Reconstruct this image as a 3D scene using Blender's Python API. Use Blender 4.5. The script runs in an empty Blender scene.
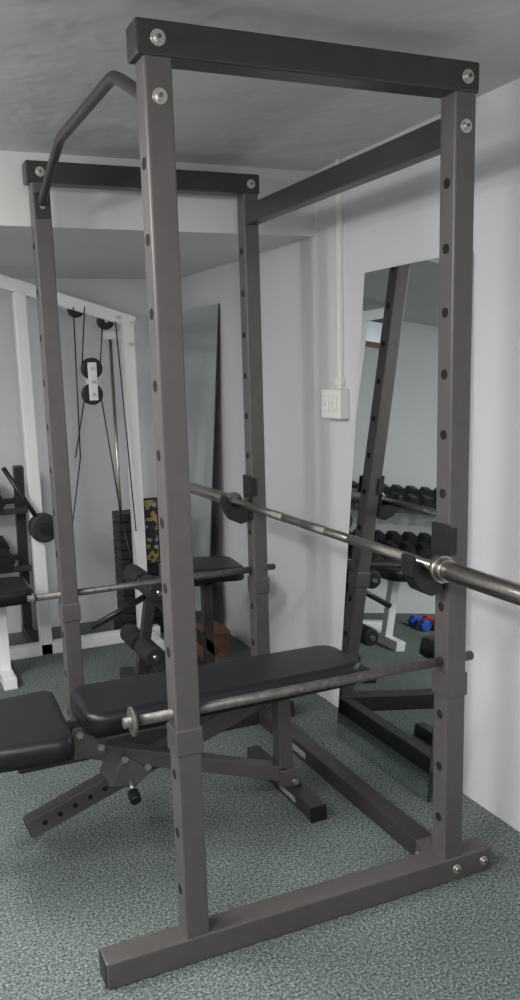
import bpy, bmesh, math, random
from mathutils import Vector, Matrix
random.seed(4)
S=bpy.context.scene
# ---------------------------------------------------------------- materials
def mat(name,col,rough=.5,metal=0.,spec=.5,noise=0.,nscale=40.,bump=0.,bscale=60.,coat=0.):
    m=bpy.data.materials.new(name);m.use_nodes=True;nt=m.node_tree;b=nt.nodes["Principled BSDF"]
    b.inputs["Base Color"].default_value=(*col,1);b.inputs["Roughness"].default_value=rough
    b.inputs["Metallic"].default_value=metal;b.inputs["Specular IOR Level"].default_value=spec
    b.inputs["Coat Weight"].default_value=coat
    tc=nt.nodes.new("ShaderNodeTexCoord")
    if noise>0:
        n=nt.nodes.new("ShaderNodeTexNoise");n.inputs["Scale"].default_value=nscale;n.inputs["Detail"].default_value=4
        nt.links.new(tc.outputs["Object"],n.inputs["Vector"])
        r=nt.nodes.new("ShaderNodeValToRGB")
        r.color_ramp.elements[0].position=.3;r.color_ramp.elements[1].position=.7
        r.color_ramp.elements[0].color=(*[c*(1-noise) for c in col],1);r.color_ramp.elements[1].color=(*[min(1,c*(1+noise)) for c in col],1)
        nt.links.new(n.outputs["Fac"],r.inputs["Fac"]);nt.links.new(r.outputs["Color"],b.inputs["Base Color"])
    if bump>0:
        n2=nt.nodes.new("ShaderNodeTexNoise");n2.inputs["Scale"].default_value=bscale;n2.inputs["Detail"].default_value=5
        nt.links.new(tc.outputs["Object"],n2.inputs["Vector"])
        bp=nt.nodes.new("ShaderNodeBump");bp.inputs["Strength"].default_value=bump;bp.inputs["Distance"].default_value=.01
        nt.links.new(n2.outputs["Fac"],bp.inputs["Height"]);nt.links.new(bp.outputs["Normal"],b.inputs["Normal"])
    return m
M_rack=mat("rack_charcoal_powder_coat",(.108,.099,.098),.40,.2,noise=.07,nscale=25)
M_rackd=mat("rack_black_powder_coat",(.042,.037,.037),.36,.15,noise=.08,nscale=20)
M_hole=mat("hole_dark",(.006,.006,.006),.9)
M_bolt=mat("zinc_bolt",(.62,.62,.58),.3,.9)
M_black=mat("black_plastic",(.012,.012,.013),.4)
M_steel=mat("brushed_steel",(.42,.385,.35),.28,1.,noise=.12,nscale=120)
M_knurl=mat("knurled_steel",(.26,.24,.22),.42,.95,noise=.25,nscale=400,bump=.3,bscale=900)
M_rod=mat("worn_rod_steel",(.16,.15,.145),.5,.7,noise=.3,nscale=60)
M_vinyl=mat("black_vinyl",(.010,.010,.013),.36,bump=.12,bscale=260,noise=.1,nscale=8)
M_white=mat("white_enamel",(.76,.77,.77),.35,noise=.03,nscale=10)
M_wall=mat("wall_paint_lilac",(.615,.610,.640),.75,noise=.02,nscale=2,bump=.05,bscale=90)
M_soff=mat("soffit_paint_white",(.66,.66,.655),.7,noise=.02,nscale=3)
M_rubber=mat("rubber",(.02,.02,.021),.65)
M_iron=mat("cast_iron",(.03,.03,.032),.5,.4,noise=.2,nscale=50)
M_wood=mat("wood_box",(.22,.09,.045),.5,noise=.35,nscale=14)
M_cable=mat("cable_black",(.02,.02,.02),.4)
M_pl=mat("switch_plastic",(.74,.74,.70),.35)
M_blue=mat("vinyl_blue",(.03,.09,.45),.4);M_red=mat("vinyl_red",(.4,.04,.05),.4);M_pink=mat("vinyl_violet",(.25,.06,.3),.4)
M_winf=mat("window_frame_brown",(.13,.05,.035),.5,noise=.2,nscale=20)
M_decal=mat("decal_grey",(.3,.3,.3),.5,noise=.8,nscale=160)
# mirror
M_mir=mat("mirror_silver",(.68,.73,.72),.012,1.)
M_edge=mat("mirror_edge_glass",(.03,.05,.05),.15)
# carpet
M_carpet=bpy.data.materials.new("carpet_teal_grey");M_carpet.use_nodes=True
nt=M_carpet.node_tree;b=nt.nodes["Principled BSDF"];b.inputs["Roughness"].default_value=.95;b.inputs["Specular IOR Level"].default_value=.1
tc=nt.nodes.new("ShaderNodeTexCoord")
n1=nt.nodes.new("ShaderNodeTexNoise");n1.inputs["Scale"].default_value=135;n1.inputs["Detail"].default_value=3;n1.inputs["Roughness"].default_value=.8
n2=nt.nodes.new("ShaderNodeTexNoise");n2.inputs["Scale"].default_value=3.0;n2.inputs["Detail"].default_value=4
r1=nt.nodes.new("ShaderNodeValToRGB");e=r1.color_ramp.elements;e[0].position=.37;e[0].color=(.045,.064,.064,1);e[1].position=.64;e[1].color=(.38,.42,.40,1)
e2=r1.color_ramp.elements.new(.5);e2.color=(.155,.19,.182,1)
r2=nt.nodes.new("ShaderNodeValToRGB");e=r2.color_ramp.elements;e[0].position=.35;e[0].color=(.84,.84,.84,1);e[1].position=.7;e[1].color=(1,1,1,1)
mx=nt.nodes.new("ShaderNodeMix");mx.data_type='RGBA';mx.blend_type='MULTIPLY';mx.inputs[0].default_value=1
for n in(n1,n2): nt.links.new(tc.outputs["Object"],n.inputs["Vector"])
nt.links.new(n1.outputs["Fac"],r1.inputs["Fac"]);nt.links.new(n2.outputs["Fac"],r2.inputs["Fac"])
nt.links.new(r1.outputs["Color"],mx.inputs[6]);nt.links.new(r2.outputs["Color"],mx.inputs[7]);nt.links.new(mx.outputs[2],b.inputs["Base Color"])
bp=nt.nodes.new("ShaderNodeBump");bp.inputs["Strength"].default_value=.7;bp.inputs["Distance"].default_value=.01
nt.links.new(n1.outputs["Fac"],bp.inputs["Height"]);nt.links.new(bp.outputs["Normal"],b.inputs["Normal"])
# swirl plaster ceiling
M_ceil=bpy.data.materials.new("ceiling_swirl_plaster");M_ceil.use_nodes=True
nt=M_ceil.node_tree;b=nt.nodes["Principled BSDF"];b.inputs["Roughness"].default_value=.5;b.inputs["Base Color"].default_value=(.56,.565,.555,1)
tc=nt.nodes.new("ShaderNodeTexCoord");w=nt.nodes.new("ShaderNodeTexWave");w.wave_type='RINGS';w.inputs["Scale"].default_value=1.2;w.inputs["Distortion"].default_value=9;w.inputs["Detail"].default_value=4;w.inputs["Detail Scale"].default_value=1.6
nt.links.new(tc.outputs["Object"],w.inputs["Vector"])
bp=nt.nodes.new("ShaderNodeBump");bp.inputs["Strength"].default_value=.28;bp.inputs["Distance"].default_value=.02
nt.links.new(w.outputs["Fac"],bp.inputs["Height"]);nt.links.new(bp.outputs["Normal"],b.inputs["Normal"])

# ---------------------------------------------------------------- helpers
def link(o,parent=None):
    S.collection.objects.link(o)
    if parent: o.parent=parent
    return o
def empty(name,loc=(0,0,0)):
    e=bpy.data.objects.new(name,None);e.empty_display_size=.1;S.collection.objects.link(e);return e
def mesh(name,verts,faces,m,parent=None,smooth=False,bevel=0,seg=2):
    me=bpy.data.meshes.new(name);me.from_pydata([tuple(v) for v in verts],[],faces);me.update()
    bm=bmesh.new();bm.from_mesh(me);bmesh.ops.recalc_face_normals(bm,faces=bm.faces);bm.to_mesh(me);bm.free()
    me.materials.append(m);o=bpy.data.objects.new(name,me);link(o,parent)
    if smooth:
        for p in me.polygons:p.use_smooth=True
    if bevel:
        b=o.modifiers.new("bevel",'BEVEL');b.width=bevel;b.segments=seg;b.limit_method='ANGLE'
    return o
BF=[(0,1,2,3),(4,7,6,5),(0,4,5,1),(1,5,6,2),(2,6,7,3),(3,7,4,0)]
def box(name,x0,x1,y0,y1,z0,z1,m,parent=None,bevel=0,seg=2):
    v=[(x0,y0,z0),(x1,y0,z0),(x1,y1,z0),(x0,y1,z0),(x0,y0,z1),(x1,y0,z1),(x1,y1,z1),(x0,y1,z1)]
    return mesh(name,v,BF,m,parent,bevel=bevel,seg=seg)
def beam(name,a,b,w,h,m,parent=None,bevel=.004,up=(0,0,1)):
    a=Vector(a);b=Vector(b);d=(b-a).normalized();u=Vector(up)
    s=d.cross(u)
    if s.length<1e-3: s=d.cross(Vector((1,0,0)))
    s.normalize();u=s.cross(d).normalized()
    v=[]
    for p in(a,b):
        for i,j in((-1,-1),(1,-1),(1,1),(-1,1)): v.append(p+s*w/2*i+u*h/2*j)
    return mesh(name,v,BF,m,parent,bevel=bevel)
def cyl(name,a,b,r,m,parent=None,seg=28,bevel=0,r2=None):
    a=Vector(a);b=Vector(b);d=(b-a);q=d.to_track_quat('Z','Y');v=[];f=[]
    r2=r if r2 is None else r2
    for p,rr in((a,r),(b,r2)):
        for i in range(seg):
            t=2*math.pi*i/seg;v.append(p+q@Vector((math.cos(t)*rr,math.sin(t)*rr,0)))
    for i in range(seg): f.append((i,(i+1)%seg,seg+(i+1)%seg,seg+i))
    f.append(tuple(range(seg))[::-1]);f.append(tuple(range(seg,2*seg)))
    o=mesh(name,v,f,m,parent,bevel=bevel)
    for p in o.data.polygons:
        if len(p.vertices)==4:p.use_smooth=True
    return o
def tube(name,pts,r,m,parent=None):
    cu=bpy.data.curves.new(name,'CURVE');cu.dimensions='3D';cu.bevel_depth=r;cu.bevel_resolution=6;cu.use_fill_caps=True
    sp=cu.splines.new('NURBS');sp.points.add(len(pts)-1)
    for i,p in enumerate(pts): sp.points[i].co=(*p,1)
    sp.order_u=3;sp.use_endpoint_u=True;sp.resolution_u=10
    cu.materials.append(m);o=bpy.data.objects.new(name,cu);link(o,parent);return o
def bolt(name,p,axis,parent,r=.0155):
    a=Vector(p);d=Vector(axis)
    cyl(name+"_washer",a-d*.002,a+d*.003,r,M_bolt,parent)
    cyl(name+"_head",a+d*.003,a+d*.0095,r*.62,M_bolt,parent,seg=6)
    cyl(name+"_core",a+d*.0095,a+d*.012,r*.3,M_rod,parent,seg=12)

# ---------------------------------------------------------------- room
ZC=2.155;WX=1.09
YB=3.0;XL=-3.2;YF=-3.4
box("floor",XL,WX,YF,YB,-.1,0,M_carpet)
box("ceiling",XL,WX+.1,YF,YB+.1,ZC,ZC+.1,M_ceil)
box("wall_right",WX,WX+.1,YF,YB,0,ZC,M_wall)
box("wall_back",XL,WX+.1,YB,YB+.1,0,ZC,M_wall)
box("wall_left",XL-.1,XL,YF,YB,0,ZC,M_wall)
box("wall_front",XL,WX,YF-.1,YF,0,ZC,M_wall)
SY=1.36;SZ=1.915
box("trim_soffit",XL,WX,SY,YB,SZ,ZC,M_soff)
W=empty("window_1")
x0,x1,z0,z1=-.42,-.14,1.72,1.905
box("frame_top",x0,x1,YB-.03,YB,z1-.03,z1,M_winf,W);box("frame_bottom",x0,x1,YB-.03,YB,z0,z0+.03,M_winf,W)
box("frame_left",x0,x0+.03,YB-.03,YB,z0,z1,M_winf,W);box("frame_right",x1-.03,x1,YB-.03,YB,z0,z1,M_winf,W)
mg=mat("window_daylight",(.5,.55,.6),.2);mg.node_tree.nodes["Principled BSDF"].inputs["Emission Color"].default_value=(.75,.85,1,1);mg.node_tree.nodes["Principled BSDF"].inputs["Emission Strength"].default_value=.25
box("pane",x0+.03,x1-.03,YB-.012,YB-.004,z0+.03,z1-.03,mg,W)

# ---------------------------------------------------------------- power rack
D=.755;WY=1.285;H=2.10;t=.06
R=empty("power_rack")
def upright(nm,x,yc,near):
    h=t/2
    box(nm+"_post",x-h,x+h,yc-h,yc+h,.06,H-.06,M_rack,R,bevel=.005)
    box(nm+"_splice",x-h-.004,x+h+.004,yc-h-.004,yc+h+.004,.54,.605,M_rack,R,bevel=.004)
    z=.186
    k=0
    while z<1.9:
        if not(.5<z<.62):
            for s in(-1,1):
                cyl(nm+"_hole_%d"%k,(x+s*(h-.004),yc,z),(x+s*(h+.0008),yc,z),.0125,M_hole,R,seg=20);k+=1
        z+=.15
for nm,yc in(("near",.03),("far",WY-.03)):
    upright(nm+"_left",0,yc,nm=="near");upright(nm+"_right",D,yc,nm=="near")
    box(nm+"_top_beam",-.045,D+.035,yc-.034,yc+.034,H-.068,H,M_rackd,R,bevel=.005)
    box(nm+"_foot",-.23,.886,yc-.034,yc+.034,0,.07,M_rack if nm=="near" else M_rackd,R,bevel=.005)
    box(nm+"_foot_cap",-.232,-.2295,yc-.03,yc+.03,.004,.066,M_black,R,bevel=.001)
    yf=yc-.034
    for x in(0.,D+.0): bolt(nm+"_beam_bolt_%d"%(x>.1),(x+.0,yf,H-.035),(0,-1,0),R)
    bolt(nm+"_post_bolt_l",(.0,yc-.03,1.9586),(0,-1,0),R);bolt(nm+"_post_bolt_r",(D+.0,yc-.03,1.9586),(0,-1,0),R)
    bolt(nm+"_foot_bolt_0",(D+.008,yf,.036),(0,-1,0),R,.013);bolt(nm+"_foot_bolt_1",(D+.10,yf,.036),(0,-1,0),R,.013)
box("top_cross_beam",D-.025,D+.025,.06,WY-.06,1.925,1.992,M_rackd,R,bevel=.004)
box("floor_cross_beam",D-.03,D+.03,.06,WY-.06,.0,.06,M_rackd,R,bevel=.004)
box("cross_beam_plate",D-.034,D+.034,.064,.13,.0,.064,M_rack,R,bevel=.003)
box("maker_decal",D-.0315,D-.0303,.82,.95,.018,.042,M_decal,R)
for i,y in enumerate((.085,.112)): cyl("plate_bolt_%d"%i,(D-.036,y,.03),(D-.044,y,.03),.009,M_bolt,R,seg=6)
tube("pull_up_bar",[(0,.055,1.965),(0,.075,1.975),(0,.30,2.083),(0,.34,2.09),(0,.38,2.09),(0,.84,2.09),(0,.89,2.09),(0,.93,2.083),(0,WY-.075,1.975),(0,WY-.055,1.965)],.0145,M_rackd,R)
for y,s in((.06,1),(WY-.06,-1)): box("pull_up_plate",-.026,.026,min(y,y+s*.006),max(y,y+s*.006),1.92,2.0,M_rackd,R,bevel=.002)
# J hooks
def jhook(yc,nm):
    xf=D-t/2
    box(nm+"_strap_front",xf-.006,xf+.02,yc-.036,yc-.031,.93,1.0,M_black,R,bevel=.002)
    box(nm+"_strap_back",xf-.006,xf+.07,yc+.031,yc+.036,.93,1.0,M_black,R,bevel=.002)
    box(nm+"_plate",xf-.010,xf-.001,yc-.034,yc+.034,.84,1.01,M_black,R,bevel=.003)
    prof=[(xf-.008,.93),(xf-.008,.835),(xf-.045,.825),(xf-.085,.845),(xf-.108,.885),(xf-.112,.935),(xf-.098,.94),(xf-.088,.905),(xf-.07,.892),(xf-.03,.892)]
    v=[];n=len(prof)
    for y in(yc-.024,yc+.024): v+=[(x,y,z) for x,z in prof]
    f=[tuple(range(n)),tuple(range(n,2*n))[::-1]]+[(i,(i+1)%n,n+(i+1)%n,n+i) for i in range(n)]
    mesh(nm+"_cradle",v,f,M_black,R,bevel=.004,seg=2)
jhook(.03,"near_hook");jhook(WY-.03,"far_hook")
# ---------------------------------------------------------------- safety bars
for i,yc in enumerate((.03,WY-.03)):
    E=empty("safety_bar" if i==0 else "safety_bar.001")
    cyl("rod",(-.145,yc,.636),(.825,yc,.636),.0125,M_rod,E)
    cyl("stop_disc",(-.128,yc,.636),(-.12,yc,.636),.034 if i==0 else .02,M_rod,E,bevel=.002)
    cyl("rod_tip",(.825,yc,.636),(.828,yc,.636),.0125,M_rod,E,r2=.009)
# ---------------------------------------------------------------- barbell
B=empty("barbell");bx=.682;bz=.905
cyl("shaft",(bx,-.02,bz),(bx,1.30,bz),.0142,M_steel,B)
for i,(a,b_) in enumerate(((.10,.42),(.86,1.18),(.56,.72))): cyl("knurl_%d"%i,(bx,a,bz),(bx,b_,bz),.0147,M_knurl,B)
for nm,s,y in(("near",-1,-.02),("far",1,1.30)):
    cyl(nm+"_flange",(bx,y-.0*s,bz),(bx,y+.018*s,bz),.036,M_steel,B,bevel=.003)
    cyl(nm+"_collar",(bx,y+.018*s,bz),(bx,y+.035*s,bz),.030,M_steel,B,bevel=.003)
    cyl(nm+"_sleeve",(bx,y+.035*s,bz),(bx,y+.46*s,bz),.0245,M_steel,B,bevel=.002)
    cyl(nm+"_endcap",(bx,y+.46*s,bz),(bx,y+.465*s,bz),.019,M_rod,B)

# ---------------------------------------------------------------- bench
BN=empty("weight_bench")
def pad(name,outline,z0,z1,parent,rz=.02,tilt=None,round_=.06):
    bm=bmesh.new();vs=[bm.verts.new((x,y,z0)) for x,y in outline];f=bm.faces.new(vs)
    bmesh.ops.bevel(bm,geom=list(bm.verts),offset=round_,segments=6,affect='VERTICES',profile=.5)
    f=bm.faces[:] 
    r=bmesh.ops.extrude_face_region(bm,geom=f)
    nv=[g for g in r['geom'] if isinstance(g,bmesh.types.BMVert)]
    bmesh.ops.translate(bm,verts=nv,vec=(0,0,z1-z0))
    bmesh.ops.recalc_face_normals(bm,faces=bm.faces)
    ed=[e for e in bm.edges if all(abs(v.co.z-z1)<1e-5 for v in e.verts)]
    bmesh.ops.bevel(bm,geom=ed,offset=rz,segments=5,affect='EDGES',profile=.6)
    me=bpy.data.meshes.new(name);bm.to_mesh(me);bm.free();me.materials.append(M_vinyl)
    for p in me.polygons:p.use_smooth=True
    o=bpy.data.objects.new(name,me);link(o,parent)
    if tilt: 
        piv,ang=tilt;Mx=Matrix.Translation(piv)@Matrix.Rotation(ang,4,'Y')@Matrix.Translation(-Vector(piv));me.transform(Mx)
    return o
pad("back_pad",[(-.125,.495),(.80,.515),(.80,.765),(-.125,.785)],.405,.468,BN,rz=.026)
mesh("back_pad_board",[(-.1,.52,.39),(.77,.54,.39),(.77,.74,.39),(-.1,.76,.39),(-.1,.52,.406),(.77,.54,.406),(.77,.74,.406),(-.1,.76,.406)],BF,M_black,BN)
pad("seat_pad",[(-.56,.42),(-.185,.37),(-.165,.79),(-.56,.76)],.41,.472,BN,rz=.026,tilt=((-.18,.6,.45),math.radians(-1)),round_=.05)
box("seat_board",-.50,-.20,.45,.73,.39,.408,M_black,BN)
yc=.64
beam("spine_tube",(.56,yc,.085),(-.13,yc,.325),.05,.05,M_rack,BN)
A=Vector((-.285,yc+.055,.075));Bv=Vector((.52,yc+.055,.355));dd=(Bv-A).normalized()
beam("adjuster_tube",A,Bv,.05,.062,M_rack,BN)
beam("adjuster_open_end_shade",A-dd*.003,A+dd*.002,.04,.05,M_hole,BN,bevel=0)  # tube end is open; dark plate paints the shade inside it
for i in range(5):
    p=A+dd*(.05+.05*i);cyl("adj_hole_%d"%i,p+Vector((0,-.024,0)),p+Vector((0,-.0262,0)),.008,M_hole,BN,seg=14)
beam("rear_post",(.55,yc,.05),(.545,yc,.36),.05,.05,M_rack,BN,up=(1,0,0))
box("rear_foot",.55,.60,.45,.95,0,.05,M_rackd,BN,bevel=.004)
box("rear_foot_cap",.546,.604,.445,.455,-.0,.053,M_black,BN,bevel=.002)
box("foot_decal",.5488,.5498,.56,.68,.016,.034,M_decal,BN)
box("post_gusset",.525,.60,yc-.034,yc+.034,.05,.11,M_rack,BN,bevel=.003)
beam("pad_rail",(-.08,yc,.37),(.70,yc,.37),.045,.035,M_rackd,BN)
beam("seat_rail",(-.08,yc,.345),(-.42,yc,.37),.05,.05,M_rack,BN)
beam("seat_leg",(-.50,yc,.0),(-.44,yc,.37),.05,.05,M_rack,BN,up=(1,0,0))
box("front_foot",-.535,-.485,.45,.83,0,.045,M_rackd,BN,bevel=.004)
box("hinge_plate_a",-.15,-.05,yc-.038,yc-.03,.30,.40,M_rack,BN,bevel=.004);box("hinge_plate_b",-.15,-.05,yc+.03,yc+.038,.30,.40,M_rack,BN,bevel=.004)
for i,(x,z) in enumerate(((-.13,.38),(-.07,.33),(.0,.275),(.07,.235),(.57,.07))): cyl("pivot_bolt_%d"%i,(x,yc-.038,z),(x,yc-.05,z),.011,M_bolt,BN,seg=6)
mesh("adjuster_bracket",[(-.05,yc-.036,.19),(.03,yc-.036,.17),(.085,yc-.036,.215),(.0,yc-.036,.285),(-.05,yc+.1,.19),(.03,yc+.1,.17),(.085,yc+.1,.215),(.0,yc+.1,.285)],BF,M_rack,BN,bevel=.006)
cyl("knob_shaft",(.015,yc-.03,.20),(.015,yc-.06,.17),.006,M_bolt,BN)
cyl("knob",(.015,yc-.055,.172),(.015,yc-.09,.156),.018,M_black,BN,bevel=.004)

# ---------------------------------------------------------------- mirrors
def leaning_mirror(name,y0,y1,h=1.735,out=.135,th=.006):
    E=empty(name);n=Vector((-h,0,out)).normalized()
    v=[Vector((WX-out-.012,y1,.005)),Vector((WX-out-.012,y0,.005)),Vector((WX-.012,y0,h)),Vector((WX-.012,y1,h))]
    v2=[p-n*th for p in v]
    mesh("glass_backing",[*v2,*[p-n*.0006 for p in v]],BF,M_edge,E)
    mesh("mirror_face",v,[(0,1,2,3)],M_mir,E)
    return E
leaning_mirror("wall_mirror",.385,.975)
leaning_mirror("wall_mirror.001",2.36,2.94)
# ---------------------------------------------------------------- switch box + conduit
SW=empty("light_switch_box")
def wbox(nm,y0,y1,z0,z1,d0,d1,m,bev=.003):
    return box(nm,WX-d1,WX-d0,y0,y1,z0,z1,m,SW,bevel=bev)
wbox("box",1.105,1.25,1.212,1.325,.0,.045,M_pl,.006)
for i,y in enumerate((1.145,1.21)):
    wbox("rocker_%d"%i,y-.022,y+.022,1.24,1.30,.045,.05,M_pl);wbox("toggle_%d"%i,y-.004,y+.004,1.262,1.276,.05,.058,M_pl,.001)
wbox("conduit",1.145,1.168,1.325,ZC,.0,.018,M_pl);wbox("conduit_clip",1.135,1.178,1.34,1.37,.0,.022,M_pl)

# ---------------------------------------------------------------- cable machine
CM=empty("cable_pulley_machine");my=2.55
beam("left_post",(.13,my,0),(.13,my,1.80),.06,.06,M_white,CM,up=(1,0,0))
beam("right_post",(.655,my,0),(.655,my,1.69),.055,.06,M_white,CM,up=(1,0,0))
beam("top_boom",(-.04,my,1.878),(.69,my,1.655),.06,.06,M_white,CM)
box("base_beam",-.35,.74,my-.03,my+.03,0,.06,M_white,CM,bevel=.004)
box("base_cross_right",.62,.68,my-.28,my+.25,0,.06,M_white,CM,bevel=.004)
box("base_cross_left",-.15,-.09,my-.45,my+.2,0,.055,M_white,CM,bevel=.004)
for i,(x,z) in enumerate(((.60,1.68),(.67,1.655),(.66,1.55))): cyl("frame_bolt_%d"%i,(x,my-.03,z),(x,my-.04,z),.01,M_bolt,CM,seg=6)
def pulley(nm,x,z,r,y=my):
    cyl(nm+"_rim_a",(x,y-.018,z),(x,y-.008,z),r,M_black,CM,bevel=.003);cyl(nm+"_rim_b",(x,y+.008,z),(x,y+.018,z),r,M_black,CM,bevel=.003)
    cyl(nm+"_groove",(x,y-.008,z),(x,y+.008,z),r*.78,M_black,CM);cyl(nm+"_axle",(x,y-.026,z),(x,y+.026,z),.009,M_bolt,CM,seg=12)
pulley("pulley_top_left",.40,1.722,.04,my-.0);pulley("pulley_top_right",.545,1.665,.042,my-.0)
pulley("pulley_float_upper",.445,1.435,.052,my-.06);pulley("pulley_float_lower",.44,1.31,.052,my-.06)
for s in(-1,1): 
    box("float_bracket_%d"%s,.42,.465,my-.06+s*.024-.003,my-.06+s*.024+.003,1.28,1.465,M_white,CM,bevel=.006)
for i,z in enumerate((1.31,1.372,1.435)): cyl("float_pin_%d"%i,(.443,my-.095,z),(.443,my-.08,z),.008,M_bolt,CM,seg=14)
for i,(a,b_) in enumerate((((.43,1.73),(.40,1.46)),((.375,1.73),(.36,1.0)),((.36,1.0),(.28,.58)),((.515,1.66),(.49,1.45)),((.58,1.66),(.625,.60)),((.40,1.29),(.335,1.0)),((.485,1.29),(.555,.65)),((.555,.65),(.62,.30)))):
    cyl("cable_%d"%i,(a[0],my-.06,a[1]),(b_[0],my-.06,b_[1]),.0035,M_cable,CM,seg=8)
cyl("guide_rod_a",(.60,my+.13,.05),(.60,my+.13,1.60),.009,M_steel,CM);cyl("guide_rod_b",(.72,my+.13,.05),(.72,my+.13,1.60),.009,M_steel,CM)
beam("guide_top",(.57,my+.13,1.60),(.735,my+.13,1.60),.05,.04,M_white,CM)
for i in range(12): box("stack_plate_%d"%i,.57,.78,my+.06,my+.2,.08+i*.05,.08+i*.05+.046,M_iron,CM,bevel=.003)
box("stack_base",.55,.80,my+.04,my+.22,0.0,.08,M_black,CM)
ml=bpy.data.materials.new("placard_print");ml.use_nodes=True;nt=ml.node_tree;b=nt.nodes["Principled BSDF"]
tc=nt.nodes.new("ShaderNodeTexCoord");vo=nt.nodes.new("ShaderNodeTexVoronoi");vo.inputs["Scale"].default_value=48
rr=nt.nodes.new("ShaderNodeValToRGB");rr.color_ramp.interpolation='CONSTANT';e=rr.color_ramp.elements;e[0].color=(.02,.022,.04,1);e[1].position=.42;e[1].color=(.42,.29,.07,1)
x=e.new(.6);x.color=(.36,.34,.28,1);x=e.new(.7);x.color=(.03,.035,.07,1)
nt.links.new(tc.outputs["Object"],vo.inputs["Vector"]);nt.links.new(vo.outputs["Color"],rr.inputs["Fac"]);nt.links.new(rr.outputs["Color"],b.inputs["Base Color"])
box("placard",.71,.775,my+.045,my+.055,.40,.74,ml,CM)
box("placard_frame",.70,.785,my+.050,my+.058,.39,.75,M_black,CM)
cyl("arm_disc",(.15,my-.11,.67),(.15,my-.035,.67),.072,M_rubber,CM,bevel=.012);cyl("arm_disc_hub",(.15,my-.125,.67),(.15,my-.03,.67),.03,M_black,CM)
cyl("arm_bar",(.15,my-.07,.67),(-.02,my-.07,.98),.012,M_black,CM)
beam("seat_post",(-.12,my-.3,.05),(-.12,my-.3,.40),.05,.05,M_white,CM,up=(1,0,0))
pad("machine_seat_pad",[(-.32,2.08),(.02,2.08),(.02,2.42),(-.32,2.42)],.40,.46,CM,rz=.02)
# ---------------------------------------------------------------- dumbbell rack
DR=empty("dumbbell_rack")
for x in(-1.35,.10):
    beam("side_post",(x,2.93,0),(x,2.80,.95),.05,.05,M_rackd,DR);box("side_foot",x-.025,x+.025,2.6,2.97,0,.05,M_rackd,DR,bevel=.003)
for z,y in((.80,2.80),(.49,2.82)):
    for k in(-.07,.07): beam("shelf_rail",(-1.37,y+k,z-.055+k*.25),(.12,y+k,z-.055+k*.25),.03,.03,M_rackd,DR)
bm=bmesh.new()
def hexbar(c,r,L,tilt=.25):
    c=Vector(c);rot=Matrix.Rotation(tilt,4,'X')
    def ring(y0,y1,rad,seg,ph=0):
        vs=[]
        for y in(y0,y1):
            vs.append([bm.verts.new(c+rot@Vector((math.cos(2*math.pi*i/seg+ph)*rad,y,math.sin(2*math.pi*i/seg+ph)*rad))) for i in range(seg)])
        for i in range(seg): bm.faces.new((vs[0][i],vs[0][(i+1)%seg],vs[1][(i+1)%seg],vs[1][i]))
        bm.faces.new(vs[0][::-1]);bm.faces.new(vs[1])
    ring(-L/2,-L/2+L*.3,r,6);ring(L/2-L*.3,L/2,r,6);ring(-L*.2,L*.2,.014,12);ring(-L/2-.004,-L/2,r*.7,6)
for z,y,r in((.80,2.80,.05),(.49,2.82,.056)):
    xx=-1.28
    while xx<.07:
        hexbar((xx,y,z+.005),r,.24);xx+=r*2.25
bmesh.ops.recalc_face_normals(bm,faces=bm.faces)
me=bpy.data.meshes.new("dumbbell_set");bm.to_mesh(me);bm.free();me.materials.append(M_iron);link(bpy.data.objects.new("hex_dumbbell_set",me),DR)
VD=empty("vinyl_dumbbell_set")
for i,(x,m_) in enumerate(((-.60,M_blue),(-.70,M_red),(-.80,M_pink),(-.90,M_blue))):
    for s in(-1,1): cyl("head",(x,2.60+s*.03,.036),(x,2.60+s*.08,.036),.04,m_,VD,seg=6,bevel=.006)
    cyl("grip",(x,2.57,.036),(x,2.63,.036),.015,m_,VD)
# ---------------------------------------------------------------- leg curl bench behind the rack
LB=empty("leg_curl_bench");y=1.78
pad("bench_pad",[(.56,1.68),(.86,1.60),(.89,1.88),(.60,1.96)],.50,.56,LB,rz=.02)
beam("pad_support",(.74,1.8,.0),(.74,1.8,.50),.045,.045,M_rackd,LB,up=(1,0,0))
beam("diagonal_frame",(.46,1.80,.46),(.78,1.80,.12),.045,.045,M_rackd,LB)
beam("upper_frame",(.42,1.80,.50),(.78,1.80,.47),.045,.045,M_rackd,LB)
beam("front_leg",(.48,1.80,.48),(.40,1.80,.03),.045,.045,M_rackd,LB,up=(1,0,0))
for z,x in((.50,.45),(.22,.42)):
    cyl("foam_roller",(x,1.60,z),(x,1.77,z),.045,M_rubber,LB,bevel=.01);cyl("foam_roller_b",(x,1.83,z),(x,2.0,z),.045,M_rubber,LB,bevel=.01);cyl("roller_axle",(x,1.58,z),(x,2.02,z),.01,M_steel,LB)
box("front_foot",.37,.43,1.58,2.02,0,.05,M_rackd,LB,bevel=.004);box("rear_foot",.715,.765,1.6,2.0,0,.05,M_rackd,LB,bevel=.004)
cyl("lever_bar",(.20,1.8,.33),(.46,1.8,.44),.014,M_black,LB)
pad("floor_pad",[(.42,1.62),(.66,1.66),(.68,1.94),(.44,1.92)],.06,.13,LB,rz=.02)
WB=empty("wooden_box");box("body",.82,.94,2.04,2.22,0,.12,M_wood,WB,bevel=.004);box("lid",.812,.948,2.032,2.228,.12,.14,M_wood,WB,bevel=.004)

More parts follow.
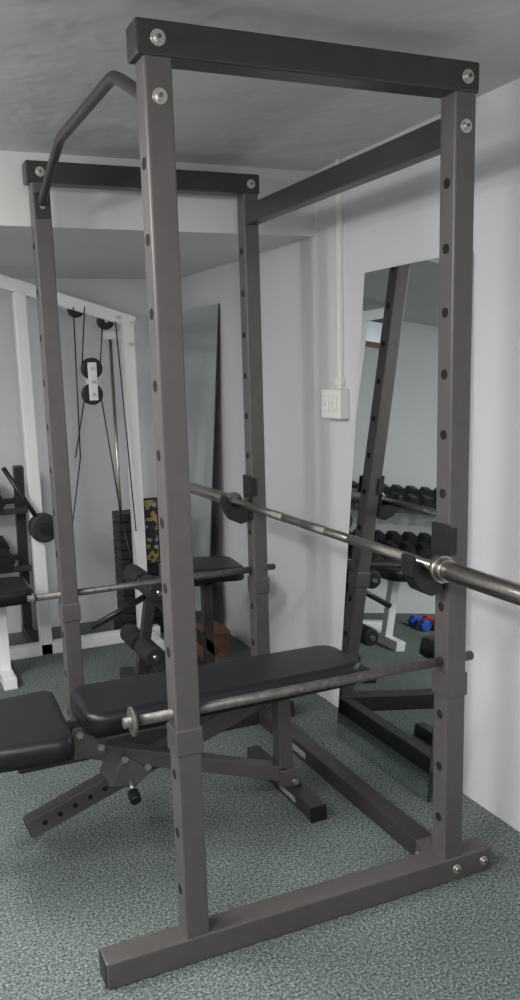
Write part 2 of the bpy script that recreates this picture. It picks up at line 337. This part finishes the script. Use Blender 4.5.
# ---------------------------------------------------------------- lights
def fill_bulb(name,x,y,power,col=(1,.985,.95)):  # added fill: point light with invented plate and socket, brightens the ceiling
    E=empty(name)
    cyl("ceiling_plate",(x,y,ZC-.02),(x,y,ZC),.08,M_white,E,bevel=.004);cyl("fill_bulb_socket",(x,y,ZC-.06),(x,y,ZC-.02),.03,M_white,E)
    l=bpy.data.lights.new(name,'POINT');l.shadow_soft_size=.12;l.energy=power;l.color=col
    o=bpy.data.objects.new("lamp",l);o.location=(x,y,ZC-.24);link(o,E)
def ceil_light(name,x,y,sx,sy,power,col=(1,.985,.95)):
    E=empty(name);box("housing",x-sx/2-.02,x+sx/2+.02,y-sy/2-.02,y+sy/2+.02,ZC-.03,ZC,M_white,E)
    l=bpy.data.lights.new(name,'AREA');l.shape='RECTANGLE';l.size=sx;l.size_y=sy;l.energy=power;l.color=col
    o=bpy.data.objects.new("lamp",l);o.location=(x,y,ZC-.035);link(o,E)
ceil_light("ceiling_light",-1.3,-1.0,.9,.3,38)
ceil_light("ceiling_light.001",-1.5,.9,.3,1.2,44)
fill_bulb("added_fill_bulb",-.5,-2.5,42)  # this and the next two are added fill, not fixtures of the room
fill_bulb("added_fill_bulb.001",-1.9,-.2,58)
fill_bulb("added_fill_bulb.002",-1.7,.9,22)
wd=bpy.data.worlds.new("world");S.world=wd;wd.use_nodes=True;wd.node_tree.nodes["Background"].inputs[0].default_value=(.8,.85,.9,1);wd.node_tree.nodes["Background"].inputs[1].default_value=.3
S.view_settings.view_transform='Standard'
# ---------------------------------------------------------------- camera
yaw,pitch,roll=.408,.1925,-.0319
f=Vector((math.sin(yaw)*math.cos(pitch),math.cos(yaw)*math.cos(pitch),-math.sin(pitch)));r=Vector((math.cos(yaw),-math.sin(yaw),0));u=r.cross(f)
r2=r*math.cos(roll)+u*math.sin(roll);u2=-r*math.sin(roll)+u*math.cos(roll)
cam=bpy.data.cameras.new("camera");co=bpy.data.objects.new("camera",cam);S.collection.objects.link(co)
Mx=Matrix((( r2.x,u2.x,-f.x,-.6141),(r2.y,u2.y,-f.y,-1.7693),(r2.z,u2.z,-f.z,1.4211),(0,0,0,1)));co.matrix_world=Mx
cam.sensor_fit='VERTICAL';cam.sensor_height=36;cam.sensor_width=36;cam.lens=862.2*36/1000;cam.shift_x=.0174;cam.shift_y=.03475;cam.clip_start=.02
S.camera=co
